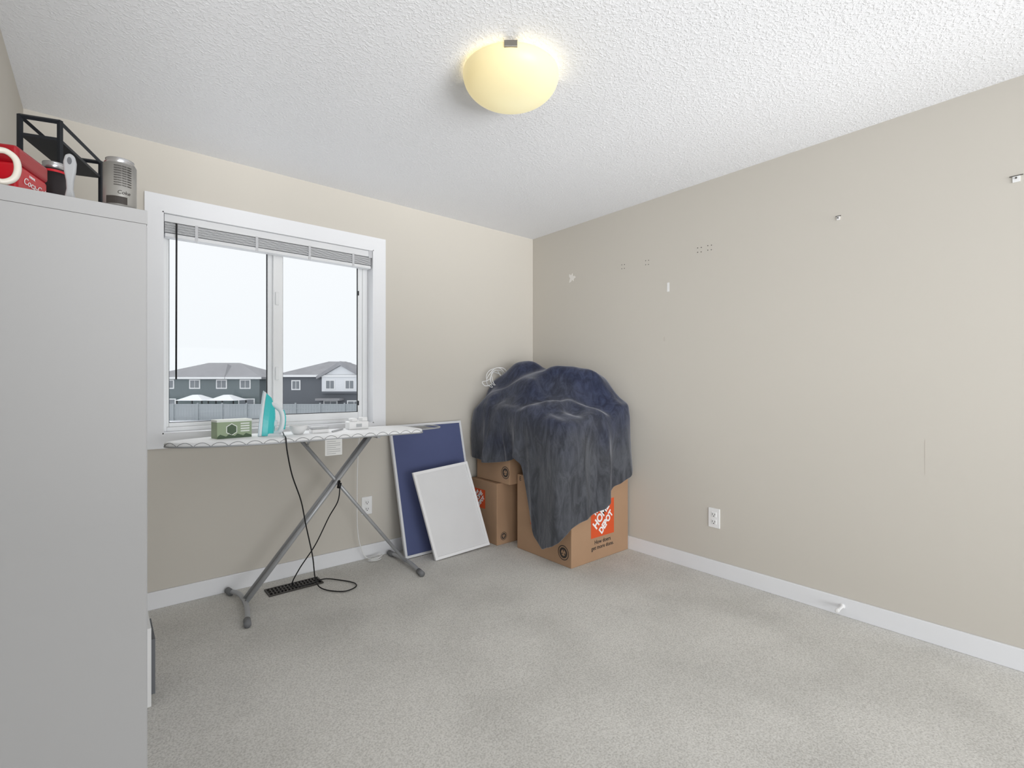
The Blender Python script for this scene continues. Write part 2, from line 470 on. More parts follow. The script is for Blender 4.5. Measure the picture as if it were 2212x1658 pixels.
for k in range(3):
    a = math.radians(230 + 120 * k)
    R = TL @ Matrix.Rotation(a, 4, 'Z')
    boxes('clip', [((.125, -.024, -.018), (.196, .024, -.016)), ((.194, -.024, -.038), (.196, .024, -.016)), ((.18, -.024, -.040), (.196, .024, -.038))], M_steel, parent=cl, M=R, bevel=.001)
pl = bpy.data.lights.new('lamp_bulb_light', 'POINT'); pl.energy = .8; pl.shadow_soft_size = .03; pl.color = (1, .93, .80)
po = bpy.data.objects.new('lamp_bulb_light', pl); col.objects.link(po); po.location = (LX, LY, H - .06)

# ------------------------------------------------------------ outlets
M_plate = mat('outlet_plastic', (240, 240, 240), .35)
def outlet(o, xd, label):
    xd = Vector(xd); n = xd.cross(Vector((0, 0, 1)))
    Mx = Matrix(((xd.x, n.x, 0, o[0]), (xd.y, n.y, 0, o[1]), (0, 0, 1, o[2]), (0, 0, 0, 1)))
    t = thing('wall_outlet', label, 'outlet', o)
    box('cover_plate', (-.037, -.001, -.06), (.037, .006, .06), M_plate, parent=t, M=Mx, bevel=.003)
    for z in (.022, -.022):
        r = box('receptacle', (-.016, .005, z - .015), (.016, .009, z + .015), M_plate, parent=t, M=Mx, bevel=.003)
        boxes('slots', [((-.009, .009, z - .004), (-.006, .0094, z + .008)), ((.006, .009, z - .004), (.009, .0094, z + .006)), ((-.003, .009, z - .012), (.003, .0094, z - .007))], M_dk, parent=r, M=Mx)
    return Mx, t
outlet((-1.52, 0, .355), (1, 0, 0), 'white duplex outlet on wall below window')
outlet((0, -1.656, .351), (0, -1, 0), 'white duplex outlet on beige wall beside boxes')

# wall hooks & marks
M_hole = mat('dark_screw', (86, 82, 78), .5)
M_white = mat('white_plastic', (238, 238, 238), .4)
M_patch = mat('spackle', (234, 231, 226), .8)
def hook(y, z, s):
    t = thing('wall_hook', 'small nail and bracket remaining on beige wall', 'hook', (0, y, z))
    box('bracket', (-.003, y - .020 * s, z + .009), (.001, y + .020 * s, z + .012), M_hole, parent=t)
    box('plate', (-.004, y - .011 * s, z - .016 * s), (.001, y + .011 * s, z + .008), M_white, parent=t)
    tube('nail', [(.001, y, z), (-.010, y, z + .001)], .003, M_hole, parent=t)
hook(-2.954, 2.023, 1); hook(-2.318, 2.024, .6)
for (y, z) in ((-1.559, 2.02), (-1.626, 2.02), (-1.172, 2.014), (-.969, 2.023)):
    t = thing('screw_marks', 'cluster of small screw holes in beige wall', 'wall mark', (0, y, z), group='screw holes in wall')
    for dy, dz in ((-.012, .014), (.012, .016), (-.011, -.014), (.012, -.012)):
        tube('screw_hole', [(.002, y + dy, z + dz), (-.002, y + dy, z + dz)], .0028, M_hole, parent=t)
def flat(name, pts, m, label, cat):
    n = len(pts)
    return mkobj(name, [(-.0015, a, b_) for a, b_ in pts] + [(.001, a, b_) for a, b_ in pts], [tuple(range(n)), tuple(range(n, 2 * n))[::-1]] + [(i, (i + 1) % n, n + (i + 1) % n, n + i) for i in range(n)], m, label=label, cat=cat)
flat('paint_patch', [(-.463 + r * math.cos(a), 2.026 + r * math.sin(a)) for a, r in [(i * .45, .016 + .028 * ((i * 7) % 5) / 4) for i in range(14)]], M_patch, 'torn white paint patch on beige wall', 'wall mark')
box('tape_strip', (-.0015, -1.345, 1.79), (.001, -1.328, 1.85), M_white, label='short white tape strip on beige wall', cat='tape')
M_scuff = mat('scuff', (201, 195, 186), .8)
box('scuff_mark', (-.0006, -1.314, 1.46), (.001, -1.300, 1.49), M_scuff, label='faint scuff on beige wall', cat='wall mark')
box('scuff_mark', (-.0006, -2.664, .76), (.001, -2.661, .92), M_scuff, label='faint vertical scratch on beige wall', cat='wall mark')

ds = thing('door_stop', 'white spring door stop screwed to baseboard', 'door stop', (-.014, -2.34, .05))
hel = [(-.02 - .065 * i / 120, -2.34 + .006 * math.cos(i * .6), .05 + .006 * math.sin(i * .6)) for i in range(121)]
tube('spring', hel, .0016, M_white, parent=ds, seg=6)
TD = Matrix.Translation((-.014, -2.34, .05)) @ Matrix.Rotation(-math.pi / 2, 4, 'Y')
lathe('mount', [(.012, 0), (.011, .006), (.006, .01)], M_white, parent=ds, M=TD, seg=16)
TD2 = Matrix.Translation((-.083, -2.34, .05)) @ Matrix.Rotation(-math.pi / 2, 4, 'Y')
lathe('rubber_tip', [(.009, 0), (.01, .006), (.009, .016), (.004, .018)], M_white, parent=ds, M=TD2, seg=16)

# floor register
M_reg = mat('register_metal', (74, 71, 68), .4, metal=.3)
bars = [((-2.184, -.238, 0), (-2.176, -.128, .008)), ((-1.896, -.238, 0), (-1.888, -.128, .008)), ((-2.176, -.238, 0), (-1.896, -.230, .008)),
        ((-2.176, -.136, 0), (-1.896, -.128, .008)), ((-2.176, -.2, .001), (-1.896, -.195, .008)), ((-2.176, -.168, .001), (-1.896, -.163, .008))]
for i in range(1, 15):
    x = -2.176 + i * .28 / 15
    bars.append(((x - .004, -.23, .001), (x + .004, -.136, .007)))
rg = thing('floor_register', 'dark metal slotted heating vent set in carpet', 'vent', (-2.036, -.183, 0))
boxes('grille', bars, M_reg, parent=rg)
box('duct_opening', (-2.178, -.232, -.001), (-1.894, -.134, .001), mat('duct_dark', (8, 8, 8), .9), parent=rg)

# ------------------------------------------------------------ cabinet
M_cab = mat('cabinet_laminate', (181, 181, 182), .6, var=.012, vscale=3, spec=.15)
CX1, CY0, CY1, CZ = -2.806, -1.661, -.80, 1.602
cab = thing('tall_cabinet', 'tall pale grey laminate storage cabinet against wall', 'cabinet', ((XL + CX1) / 2, (CY0 + CY1) / 2, 0))
box('body', (XL + .016, CY0 + .001, 0), (CX1, CY1 - .003, CZ - .034), M_cab, parent=cab, bevel=.001)
box('top_panel', (XL + .003, CY0, CZ - .0335), (CX1 + .002, CY1, CZ), M_cab, parent=cab, bevel=.001)
for y0, y1, yh in ((CY0 + .006, (CY0 + CY1) / 2 - .002, (CY0 + CY1) / 2 - .05), ((CY0 + CY1) / 2 + .002, CY1 - .006, (CY0 + CY1) / 2 + .05)):
    d = box('door', (CX1, y0, .05), (CX1 + .002, y1, CZ - .04), M_cab, parent=cab)
    box('handle', (CX1 + .002, yh - .006, .9), (CX1 + .022, yh + .006, .97), M_white, parent=d, bevel=.003)

M_grey = mat('grey_panel', (110, 112, 116), .6)
pf = thing('picture_frame', 'small white frame with grey panel beside cabinet', 'picture frame', (-2.765, -.9, 0))
ring('frame', -.012, .012, 0, .285, .0, .22, .024, 0, 0, 0, M_white, parent=pf, M=Matrix.Translation((-2.764, -.95, .0)))
box('panel', (-2.752, -.945, .04), (-2.740, -.74, .24), M_grey, parent=pf)

# ------------------------------------------------------------ things on the cabinet
T = CZ
CAMX, CAMY = -2.890, -3.161
M_blk = mat('black_metal', (34, 37, 42), .5)
P0 = Vector((CAMX - .170, CAMY + 1.868, 0)); P1 = Vector((CAMX - .089, CAMY + 1.842, 0)); dv = Vector((.086, .250, 0))
P2 = P1 + dv; P3 = P0 + dv
sh = thing('metal_wall_shelf', 'black metal frame shelf standing on cabinet', 'shelf', tuple((P0 + P2) / 2 + Vector((0, 0, T))))
def bars_mesh(name, segs, s, m, parent):
    vs, fs = [], []
    for a, b in segs:
        v1, f1 = tubegeo([Vector(a), Vector(b)], s, 4, base=len(vs)); vs += v1; fs += f1
    return mkobj(name, vs, fs, m, parent=parent)
zT, zB, zS = T + .298, T + .006, T + .250
def at(p, z): return Vector((p.x, p.y, z))
segs = []
for p in (P0, P1, P2, P3): segs.append((at(p, T + .001), at(p, zT + .004)))
for z in (zT, zB):
    for a, b_ in ((P0, P1), (P1, P2), (P2, P3), (P3, P0)): segs.append((at(a, z), at(b_, z)))
bars_mesh('frame', segs, .0065, M_blk, sh)
ins = [at(p, zS) for p in (P0, P1, P2, P3)]
mkobj('shelf_board', [v + Vector((0, 0, -.004)) for v in ins] + [v + Vector((0, 0, .004)) for v in ins],
      [(0, 1, 2, 3), (4, 5, 6, 7), (0, 1, 5, 4), (1, 2, 6, 5), (2, 3, 7, 6), (3, 0, 4, 7)], M_blk, parent=sh)

# red tin
M_red = mat('red_tin', (206, 24, 40), .3, spec=.5)
M_red2 = mat('red_tin_lid', (168, 16, 32), .3, spec=.5)
M_letter = mat('white_print', (245, 245, 245), .5)
ang = math.radians(70)
N = Vector((CAMX - .150, CAMY + 1.588, T))
MB = Matrix.Translation(N) @ Matrix.Rotation(ang, 4, 'Z')
tin = thing('red_tin_box', 'glossy red tin box with white script lettering', 'tin box', tuple(MB @ Vector((.065, .045, 0))))
box('body', (0, 0, 0), (.13, .095, .082), M_red, parent=tin, M=MB, bevel=.008, bseg=4)
box('lid', (-.002, -.002, .08), (.132, .097, .122), M_red2, parent=tin, M=MB, bevel=.010, bseg=4)
ux = MB.to_3x3() @ Vector((1, 0, 0))
text('lettering', 'Coca-Cola', .023, M_letter, frame(MB @ Vector((.074, -.0012, .050)), ux, (0, 0, 1)), tin, shear=.35, extrude=.0003)
text('lettering', 'DRINK', .008, M_letter, frame(MB @ Vector((.06, -.0012, .067)), ux, (0, 0, 1)), tin, extrude=.0003)

# mug
M_cream = mat('cream_ceramic', (236, 230, 218), .25, spec=.5)
mc = Vector((CAMX - .222, CAMY + 1.545, T))
mug = thing('mug', 'cream ceramic mug with large loop handle', 'mug', tuple(mc))
lathe('cup', [(.03, 0), (.04, .004), (.042, .02), (.042, .09), (.04, .092), (.037, .088), (.037, .01), (.0, .008)], M_cream, parent=mug, M=Matrix.Translation(mc), smooth=True)
tube('handle', [mc + Vector(p) for p in ((.038, 0, .083), (.058, 0, .087), (.074, 0, .075), (.078, 0, .052), (.072, 0, .03), (.056, 0, .018), (.038, 0, .02))], .0065, M_cream, smoothn=6, parent=mug, seg=14)

# sleek can
M_canb = mat('black_can', (48, 42, 44), .35, metal=.2)
M_alu = mat('aluminium', (190, 190, 192), .25, metal=.8)
sc = Vector((CAMX - .096, CAMY + 1.775, T))
can = thing('drink_can', 'slim black and red drink can beside tin', 'can', tuple(sc))
lathe('body', [(.02, 0), (.026, .006), (.0285, .012), (.0285, .138)], M_canb, parent=can, M=Matrix.Translation(sc), smooth=True)
lathe('neck', [(.0285, .138), (.024, .150), (.025, .153), (.025, .156), (.022, .154), (.0, .152)], M_alu, parent=can, M=Matrix.Translation(sc), smooth=True)
lathe('band', [(.0289, .128), (.0289, .134)], M_red, parent=can, M=Matrix.Translation(sc), caps=False)

# brush
M_pg = mat('pale_grey_plastic', (186, 188, 190), .35)
bc = Vector((CAMX - .060, CAMY + 1.615, T))
MBR = Matrix.Translation(bc) @ Matrix.Rotation(math.radians(-8), 4, 'Z')
br = thing('handled_brush', 'pale grey plastic brush standing upright on cabinet', 'brush', tuple(bc))
prof = [(.020, .0), (.019, .012), (.010, .03), (.0065, .05), (.0075, .07), (.0115, .095), (.0125, .115), (.009, .132), (.0, .138)]
pts = [(x, z) for x, z in prof] + [(-x, z) for x, z in reversed(prof[:-1])]
prism('handle', pts, -.006, .006, M_pg, axis='y', parent=br, M=MBR, bevel=.0045, bseg=3)
prism('loop_inset', [(.0045 * math.cos(a), .118 + .009 * math.sin(a)) for a in [i * math.pi / 6 for i in range(12)]], -.0066, .0066, M_grey, axis='y', parent=br, M=MBR)
box('bristle_base', (-.024, -.012, 0), (.024, .012, .008), M_grey, parent=br, M=MBR, bevel=.003)

# regular can
M_can = mat('can_taupe', (160, 158, 154), .35, metal=.35)
M_print = mat('dark_print', (62, 57, 54), .5)
cc = Vector((CAMX + .034, CAMY + 1.545, T))
can2 = thing('drink_can', 'taupe grey drink can with printed label text', 'can', tuple(cc))
TC = Matrix.Translation(cc)
lathe('body', [(.024, 0), (.029, .004), (.033, .012), (.033, .108)], M_can, parent=can2, M=TC, smooth=True)
lathe('neck', [(.033, .108), (.0275, .119), (.0285, .1215), (.027, .122), (.025, .119), (0, .118)], M_alu, parent=can2, M=TC, smooth=True)
def cyl(a0, z0, r=.0334):
    return lambda p: Vector((cc.x + (r + p.z) * math.cos(a0 + p.x / r), cc.y + (r + p.z) * math.sin(a0 + p.x / r), cc.z + z0 + p.y))
fa = math.radians(262)
text('lettering', 'Coke', .012, M_print, cyl(fa + .35, .036), can2, shear=.2)
for i in range(9):
    text('lettering', 'nutrition facts valeur', .0043, M_print, cyl(fa + .3, .1 - i * .0058), can2)
mkobj('label_panel', [cyl(fa - .1, 0, .0336)(Vector((x, z, 0))) for z in (.008, .026) for x in [-.022 + i * .004 for i in range(12)]],
      [(i, i + 1, i + 13, i + 12) for i in range(11)], M_print, parent=can2)

# ------------------------------------------------------------ ironing board
BZ = .895
YC = -.29
M_cover = mat('board_cover', (246, 247, 248), .8, bump=.15, bscale=60, bdist=.002)
M_tube = mat('grey_steel_tube', (176, 178, 181), .35, metal=.3, spec=.5)
M_cap = mat('grey_rubber_foot', (120, 121, 123), .6)
M_cordk = mat('grey_piping', (118, 119, 122), .7)
ib = thing('ironing_board', 'white ironing board with dark piping on crossed steel legs', 'ironing board', (-1.86, YC, 0))
x0, x1 = -2.66, -1.34
def hw(x):
    t = (x - x0) / .5
    w = .19 * (1 - (1 - min(t, 1)) ** 2.2) ** .62 if t < 1 else .19
    e = (x1 - x) / .05
    if e < 1: w *= (max(0, 1 - (1 - e) ** 2)) ** .5 * .35 + .65
    return max(w, .004)
xs = [x0 + .5 * (i / 16) ** 1.7 for i in range(16)] + [x0 + .5 + (x1 - x0 - .55) * i / 8 for i in range(9)] + [x1 - .05 + .05 * i / 5 for i in range(1, 6)]
outl = [(x, YC - hw(x)) for x in xs] + [(x, YC + hw(x)) for x in reversed(xs)]
prism('board_top', outl, BZ - .026, BZ, M_cover, parent=ib, bevel=.009, bseg=3)
tube('rim_cord', [(a, b_, BZ - .022) for a, b_ in outl], .004, M_tube, cyclic=True, parent=ib, seg=8)
P = [Vector((a, b_, 0)) for a, b_ in outl]; dense = []
s = 0
for i in range(len(P)):
    a, b_ = P[i], P[(i + 1) % len(P)]
    L = (b_ - a).length; k = max(1, int(L / .004))
    for q in range(k):
        p = a.lerp(b_, q / k); ss = s + L * q / k
        nrm = Vector((b_.y - a.y, -(b_.x - a.x), 0)).normalized()
        ph = ss * 2 * math.pi / .075
        wz = abs(math.sin(ph / 2)) ** .7
        dense.append(p + nrm * (.001 - .004 * max(0, wz - .7)) + Vector((0, 0, BZ - .023 + .021 * wz)))
    s += L
tube('edge_piping', dense, .0011, M_cordk, cyclic=True, parent=ib, seg=5)
for dy in (-.022, .022):
    tube('leg', [(-1.622, YC + dy, BZ - .03), (-2.317, YC + dy, .03)], .0115, M_tube, parent=ib, seg=14)
tube('leg', [(-2.037, YC, BZ - .03), (-1.385, YC, .03)], .0105, M_tube, parent=ib, seg=14)
for dy in (-.1, .1):
    tube('leg_brace', [(-2.037, YC + dy, BZ - .03), (-2.02, YC + dy, BZ - .04), (-2.0, YC, BZ - .075)], .005, M_tube, parent=ib)
tube('pivot_pin', [(-1.829, YC - .036, .605), (-1.829, YC + .036, .605)], .009, M_dk, parent=ib)
fb = tube('foot_bar', [(-2.345, -.055, .018), (-2.317, -.16, .03), (-2.315, -.29, .032), (-2.325, -.4, .028), (-2.352, -.525, .018)], .0125, M_tube, smoothn=6, parent=ib, seg=14)
tube('foot_cap', [(-2.34, -.085, .018), (-2.35, -.035, .018)], .017, M_cap, parent=fb, seg=14)
tube('foot_cap', [(-2.345, -.49, .018), (-2.354, -.545, .018)], .017, M_cap, parent=fb, seg=14)
fb = tube('foot_bar', [(-1.375, -.055, .018), (-1.372, -.29, .028), (-1.392, -.51, .018)], .0125, M_tube, smoothn=6, parent=ib, seg=14)
tube('foot_cap', [(-1.375, -.1, .018), (-1.377, -.045, .018)], .017, M_cap, parent=fb, seg=14)
tube('foot_cap', [(-1.388, -.47, .018), (-1.395, -.53, .018)], .017, M_cap, parent=fb, seg=14)
boxes('support_rail', [((-2.2, YC - .012, BZ - .038), (-1.5, YC - .004, BZ - .026)), ((-2.2, YC + .004, BZ - .038), (-1.5, YC + .012, BZ - .026)), ((-1.635, YC - .13, BZ - .042), (-1.615, YC + .13, BZ - .026))], M_tube, parent=ib)
ir = boxes('iron_rest', [((-1.33, YC - .07, BZ - .012), (-1.21, YC + .06, BZ - .006))], mat('rest_plate', (130, 132, 136), .35, metal=.4), parent=ib, bevel=.002)
tube('rest_wire', [(-1.40, YC - .11, BZ - .012), (-1.22, YC - .105, BZ - .008), (-1.175, YC - .08, BZ - .004), (-1.168, YC, BZ - .002), (-1.175, YC + .08, BZ - .004), (-1.22, YC + .105, BZ - .008), (-1.40, YC + .11, BZ - .012)], .005, M_tube, smoothn=5, parent=ir)
M_tag = mat('paper_tag', (226, 226, 224), .7)
tg = box('care_tag', (-1.965, YC - .196, .785), (-1.872, YC - .1945, .872), M_tag, parent=ib)
M_ink = mat('grey_ink', (175, 175, 175), .7)
boxes('tag_print', [((-1.957, YC - .1966, .86 - i * .011), (-1.957 + (.075 if i % 3 else .05), YC - .196, .863 - i * .011)) for i in range(7)], M_ink, parent=tg)

# green box
M_gbox = mat('green_carton', (160, 176, 146), .6)
M_gtop = mat('carton_top', (236, 240, 234), .6)
gb = thing('small_carton', 'small green printed carton with pale lid on ironing board', 'box', (-2.368, -.255, BZ))
MG = Matrix.Translation((-2.368, -.25, BZ)) @ Matrix.Rotation(math.radians(10), 4, 'Z')
box('carton_body', (-.084, -.04, 0), (.084, .04, .088), M_gbox, parent=gb, M=MG, bevel=.002)
box('carton_top', (-.085, -.041, .084), (.085, .041, .096), M_gtop, parent=gb, M=MG, bevel=.002)
M_dg = mat('dark_green_print', (88, 106, 84), .6)
hexo = [(.0 + .03 * math.cos(a), .045 + .032 * math.sin(a)) for a in [math.pi / 6 + i * math.pi / 3 for i in range(6)]]
prism('emblem', [(a - .015, b_) for a, b_ in hexo], -.0412, -.040, M_gtop, axis='y', parent=gb, M=MG)
prism('emblem', [((a) * .85 - .015, (b_ - .045) * .85 + .045) for a, b_ in hexo], -.0416, -.041, M_dg, axis='y', parent=gb, M=MG)
zz = [(-.083, 0)] + [(-.083 + i * .0138, .010 + .006 * ((i * 5) % 3)) for i in range(13)] + [(.083, 0)]
prism('printed_treeline', zz, -.0415, -.040, M_dg, axis='y', parent=gb, M=MG)
boxes('printed_lines', [((.028, -.0414, .07 - i * .013), (.072, -.040, .077 - i * .013)) for i in range(4)], M_gtop, parent=gb, M=MG)

# iron
M_teal = mat('teal_plastic', (60, 200, 202), .25, spec=.5)
M_iw = mat('iron_white', (232, 238, 242), .25, spec=.5)
M_sole = mat('soleplate', (206, 222, 230), .25, metal=.3)
MI = Matrix.Translation((-2.235, -.25, BZ)) @ Matrix.Rotation(math.radians(-22), 4, 'Z') @ Matrix.Rotation(math.radians(4), 4, 'Y')
iron = thing('clothes_iron', 'teal and white steam iron standing on its heel', 'iron', (-2.19, -.27, BZ))
def iron_out(s, zoff=0, L=.245, w=.056):
    o = []
    for i in range(11):
        t = i / 10
        z = L * t; y = w * (1 - t ** 2.3) ** .75
        o.append((y * s, zoff + z * (s * .9 + .1)))
    return o
def loft(name, secs, m, parent, M):
    vs, fs = [], []
    n = None
    for x, o in secs:
        ring_ = [(x, y, z) for y, z in o] + [(x, -y, z) for y, z in reversed(o[:-1])]
        n = len(ring_); vs += ring_
    for k in range(len(secs) - 1):
        for i in range(n): fs.append((k * n + i, k * n + (i + 1) % n, (k + 1) * n + (i + 1) % n, (k + 1) * n + i))
    fs += [tuple(range(n)), tuple(range((len(secs) - 1) * n, len(secs) * n))]
    return mkobj(name, vs, fs, m, parent=parent, M=M, smooth=False, bevel=.002)
loft('soleplate', [(0, iron_out(1)), (.006, iron_out(1))], M_sole, iron, MI)
loft('skirt', [(.006, iron_out(.98, .002)), (.018, iron_out(.94, .003))], M_iw, iron, MI)
loft('water_tank', [(.018, iron_out(.93, .003)), (.045, iron_out(.82, .004)), (.064, iron_out(.6, .006)), (.07, iron_out(.4, .01))], M_teal, iron, MI)
box('heel', (.0, -.045, 0), (.105, .045, .018), M_iw, parent=iron, M=MI, bevel=.006)
tube('handle', [(.05, 0, .012), (.09, 0, .02), (.106, 0, .05), (.108, 0, .1), (.096, 0, .14), (.068, 0, .165), (.045, 0, .175)], .0135, M_iw, smoothn=6, parent=iron, M=MI, seg=16)
tube('handle_grip', [(.118, 0, .04), (.119, 0, .1), (.107, 0, .145)], .006, M_teal, smoothn=6, parent=iron, M=MI)
lathe('dial', [(.018, -.01), (.018, .012)], M_iw, parent=iron, M=MI @ Matrix.Translation((.07, 0, .07)) @ Matrix.Rotation(math.pi / 2, 4, 'Y'), seg=20)
cord = [(-2.13, -.3, .91), (-2.155, -.42, .903), (-2.165, -.485, .897), (-2.162, -.499, .83), (-2.13, -.47, .70), (-2.07, -.42, .546), (-2.03, -.37, .40), (-1.975, -.31, .20),
        (-1.955, -.3, .06), (-1.93, -.34, .012), (-1.853, -.441, .008), (-1.775, -.43, .008), (-1.755, -.37, .008), (-1.80, -.28, .008), (-1.876, -.211, .014), (-1.97, -.24, .016), (-2.06, -.23, .03),
        (-2.03, -.25, .12), (-1.95, -.28, .25), (-1.88, -.3, .4), (-1.84, -.34, .5), (-1.829, -.34, .60)]
tube('iron_cord', cord, .0034, M_dk, smoothn=8, parent=iron, seg=8)
tube('cord_plug', [(-1.829, -.338, .6), (-1.835, -.335, .57)], .011, M_dk, parent=iron)

# bowl, box, charger
bw = Vector((-2.05, -.30, BZ))
lathe('small_bowl', [(.02, 0), (.026, .002), (.046, .033), (.050, .05), (.047, .05), (.043, .032), (.02, .006), (0, .005)], M_white, M=Matrix.Translation(bw), smooth=True,
      label='small white plastic bowl on ironing board', cat='bowl')
wb = thing('small_white_case', 'small white plastic case lying on ironing board', 'case', (-1.94, -.29, BZ))
box('case_body', (-1.98, -.32, BZ), (-1.885, -.26, BZ + .022), M_white, parent=wb, bevel=.005)
box('case_lid', (-1.98, -.32, BZ + .0225), (-1.885, -.26, BZ + .036), M_pg, parent=wb, bevel=.005)
pen = thing('pen', 'white pen lying on ironing board', 'pen', (-1.8, -.24, BZ))
tube('barrel', [(-1.87, -.33, BZ + .006), (-1.76, -.2, BZ + .006)], .005, M_pg, parent=pen)
ch = thing('power_adapter', 'white power adapter block with cord on ironing board', 'adapter', (-1.67, -.2, BZ))
box('block', (-1.735, -.24, BZ), (-1.61, -.17, BZ + .05), M_white, parent=ch, bevel=.008, bseg=3)
boxes('socket', [((-1.715, -.235, BZ + .05), (-1.68, -.175, BZ + .068)), ((-1.65, -.235, BZ + .05), (-1.615, -.175, BZ + .072))], M_white, parent=ch, bevel=.004)
box('switch', (-1.69, -.2415, BZ + .015), (-1.655, -.24, BZ + .035), M_pg, parent=ch)
wc = [(-1.62, -.17, .92), (-1.6, -.1, .91), (-1.598, -.075, .87), (-1.61, -.07, .7), (-1.615, -.07, .45), (-1.61, -.07, .2), (-1.575, -.075, .06), (-1.53, -.08, .012)]
for i in range(22):
    a = i * .8
    wc.append((-1.5 + .045 * math.cos(a + 3) + .01 * math.sin(i), -.085 + .03 * math.sin(a + 3), .01 + .001 * i))
tube('white_cord', wc, .0030, M_white, smoothn=5, parent=ch, seg=8)

# ------------------------------------------------------------ leaning boards
def slab(name, BL, BR, TL_, TR, off0, off1, m, parent, inset=0, **k):
    BL, BR, TL_, TR = map(Vector, (BL, BR, TL_, TR))
    u = (BR - BL).normalized(); v_ = (TL_ - BL).normalized(); n = u.cross(v_).normalized()
    c = [BL + (u + v_) * inset, BR + (-u + v_) * inset, TR - (u + v_) * inset, TL_ + (u - v_) * inset]
    vs = [p + n * off0 for p in c] + [p + n * off1 for p in c]
    return mkobj(name, vs, [(0, 1, 2, 3), (4, 5, 6, 7), (0, 1, 5, 4), (1, 2, 6, 5), (2, 3, 7, 6), (3, 0, 4, 7)], m, parent=parent, **k)
def frame_slab(name, BL, BR, TL_, TR, off0, off1, w, m, parent):
    BL, BR, TL_, TR = map(Vector, (BL, BR, TL_, TR))
    u = (BR - BL).normalized(); v_ = (TL_ - BL).normalized(); n = u.cross(v_).normalized()
    o = [BL, BR, TR, TL_]; i_ = [BL + (u + v_) * w, BR + (-u + v_) * w, TR - (u + v_) * w, TL_ + (u - v_) * w]
    vs = [p + n * off0 for p in o] + [p + n * off0 for p in i_] + [p + n * off1 for p in o] + [p + n * off1 for p in i_]
    fs = []
    for a in range(4):
        b_ = (a + 1) % 4
        fs += [(a, b_, 4 + b_, 4 + a), (8 + a, 8 + b_, 12 + b_, 12 + a), (a, b_, 8 + b_, 8 + a), (4 + a, 4 + b_, 12 + b_, 12 + a)]
    return mkobj(name, vs, fs, m, parent=parent)
M_navy = mat('navy_fabric', (86, 94, 132), .9, bump=.3, bscale=400, bdist=.001)
M_alfr = mat('pale_frame', (222, 223, 226), .35)
M_wfr = mat('whiteboard_frame', (240, 240, 241), .35)
q = ((-1.336, -.19, .003), (-.745, -.19, .003), (-1.375, -.024, .885), (-.785, -.024, .893))
pb = thing('pin_board', 'large navy fabric pin board with thin white frame', 'board', (-1.04, -.19, 0))
slab('fabric_panel', *q, 0.0, .012, M_navy, pb, inset=.01)
frame_slab('frame', *q, -.004, .016, .016, M_alfr, pb)
q = ((-1.194, -.345, .002), (-.742, -.34, .012), (-1.30, -.225, .58), (-.858, -.22, .612))
M_wbs = mat('whiteboard_surface', (226, 226, 227), .4)
wbd = thing('whiteboard', 'small white-framed whiteboard leaning against navy pin board', 'whiteboard', (-.97, -.34, 0))
slab('writing_surface', *q, 0, .006, M_wbs, wbd, inset=.01)
frame_slab('frame', *q, -.004, .013, .019, M_wfr, wbd)

# ------------------------------------------------------------ boxes
M_card = mat('cardboard', (172, 140, 112), .85, var=.05, vscale=8, bump=.1, bscale=150)
M_cardd = mat('cardboard_seam', (128, 98, 74), .85)
M_orange = mat('orange_print', (218, 88, 46), .7)
def carton(label, lo, hi, name='moving_box'):
    t = thing(name, label, 'box', ((lo[0] + hi[0]) / 2, (lo[1] + hi[1]) / 2, lo[2]))
    box('carton', lo, hi, M_card, parent=t, bevel=.004)
    ym = (lo[1] + hi[1]) / 2
    box('top_seam', (lo[0] + .004, ym - .0015, hi[2]), (hi[0] - .004, ym + .0015, hi[2] + .0006), M_cardd, parent=t)
    return t
def emblem(o, xd, parent, r=.04):
    f = frame(o, xd, (0, 0, 1))
    vs, fs = [], []
    def annul(r0, r1, n=28):
        b_ = len(vs)
        for i in range(n):
            a = 2 * math.pi * i / n
            vs.append(f(Vector((r0 * math.cos(a), r0 * math.sin(a), .001)))); vs.append(f(Vector((r1 * math.cos(a), r1 * math.sin(a), .001))))
        for i in range(n):
            j = (i + 1) % n
            fs.append((b_ + 2 * i, b_ + 2 * j, b_ + 2 * j + 1, b_ + 2 * i + 1))
    annul(r * .88, r); annul(r * .42, r * .72)
    for k in range(3):
        b_ = len(vs); a = math.pi / 2 + k * 2.094
        for d, rr_ in ((-.3, .4), (.3, .4), (0, .05)): vs.append(f(Vector((r * rr_ * math.cos(a + d), r * rr_ * math.sin(a + d), .001))))
        fs.append((b_, b_ + 1, b_ + 2))
    mkobj('recycling_emblem', vs, fs, M_print, parent=parent)
def logo(o, xd, parent, s=.24, tagline=True):
    f = frame(o, xd, (0, 0, 1))
    q_ = [f(Vector(p)) for p in ((-s / 2, -s / 2, .0008), (s / 2, -s / 2, .0008), (s / 2, s / 2, .0008), (-s / 2, s / 2, .0008))]
    mkobj('logo_square', q_, [(0, 1, 2, 3)], M_orange, parent=parent)
    a = math.radians(45)
    X = Vector((math.cos(a), math.sin(a), 0)); Y = Vector((-math.sin(a), math.cos(a), 0))
    for wd, v_, sz, sx in (('THE', .36, .19, 1.0), ('HOME', .10, .33, .86), ('DEPOT', -.20, .26, .86)):
        text('logo_lettering', wd, sz * s, M_letter, (lambda v2: (lambda p: f(X * p.x + Y * (p.y + v2 * s) + Vector((0, 0, .0018 + p.z)))))(v_), parent, sx=sx, bold=.003 * s / .24)
    if tagline:
        text('tagline', 'How doers', .037, M_print, lambda p: f(Vector((p.x - .0, p.y - s / 2 - .032, .001 + p.z))), parent, bold=.0004)
        text('tagline', 'get more done.', .037, M_print, lambda p: f(Vector((p.x - .0, p.y - s / 2 - .068, .001 + p.z))), parent, bold=.0004)

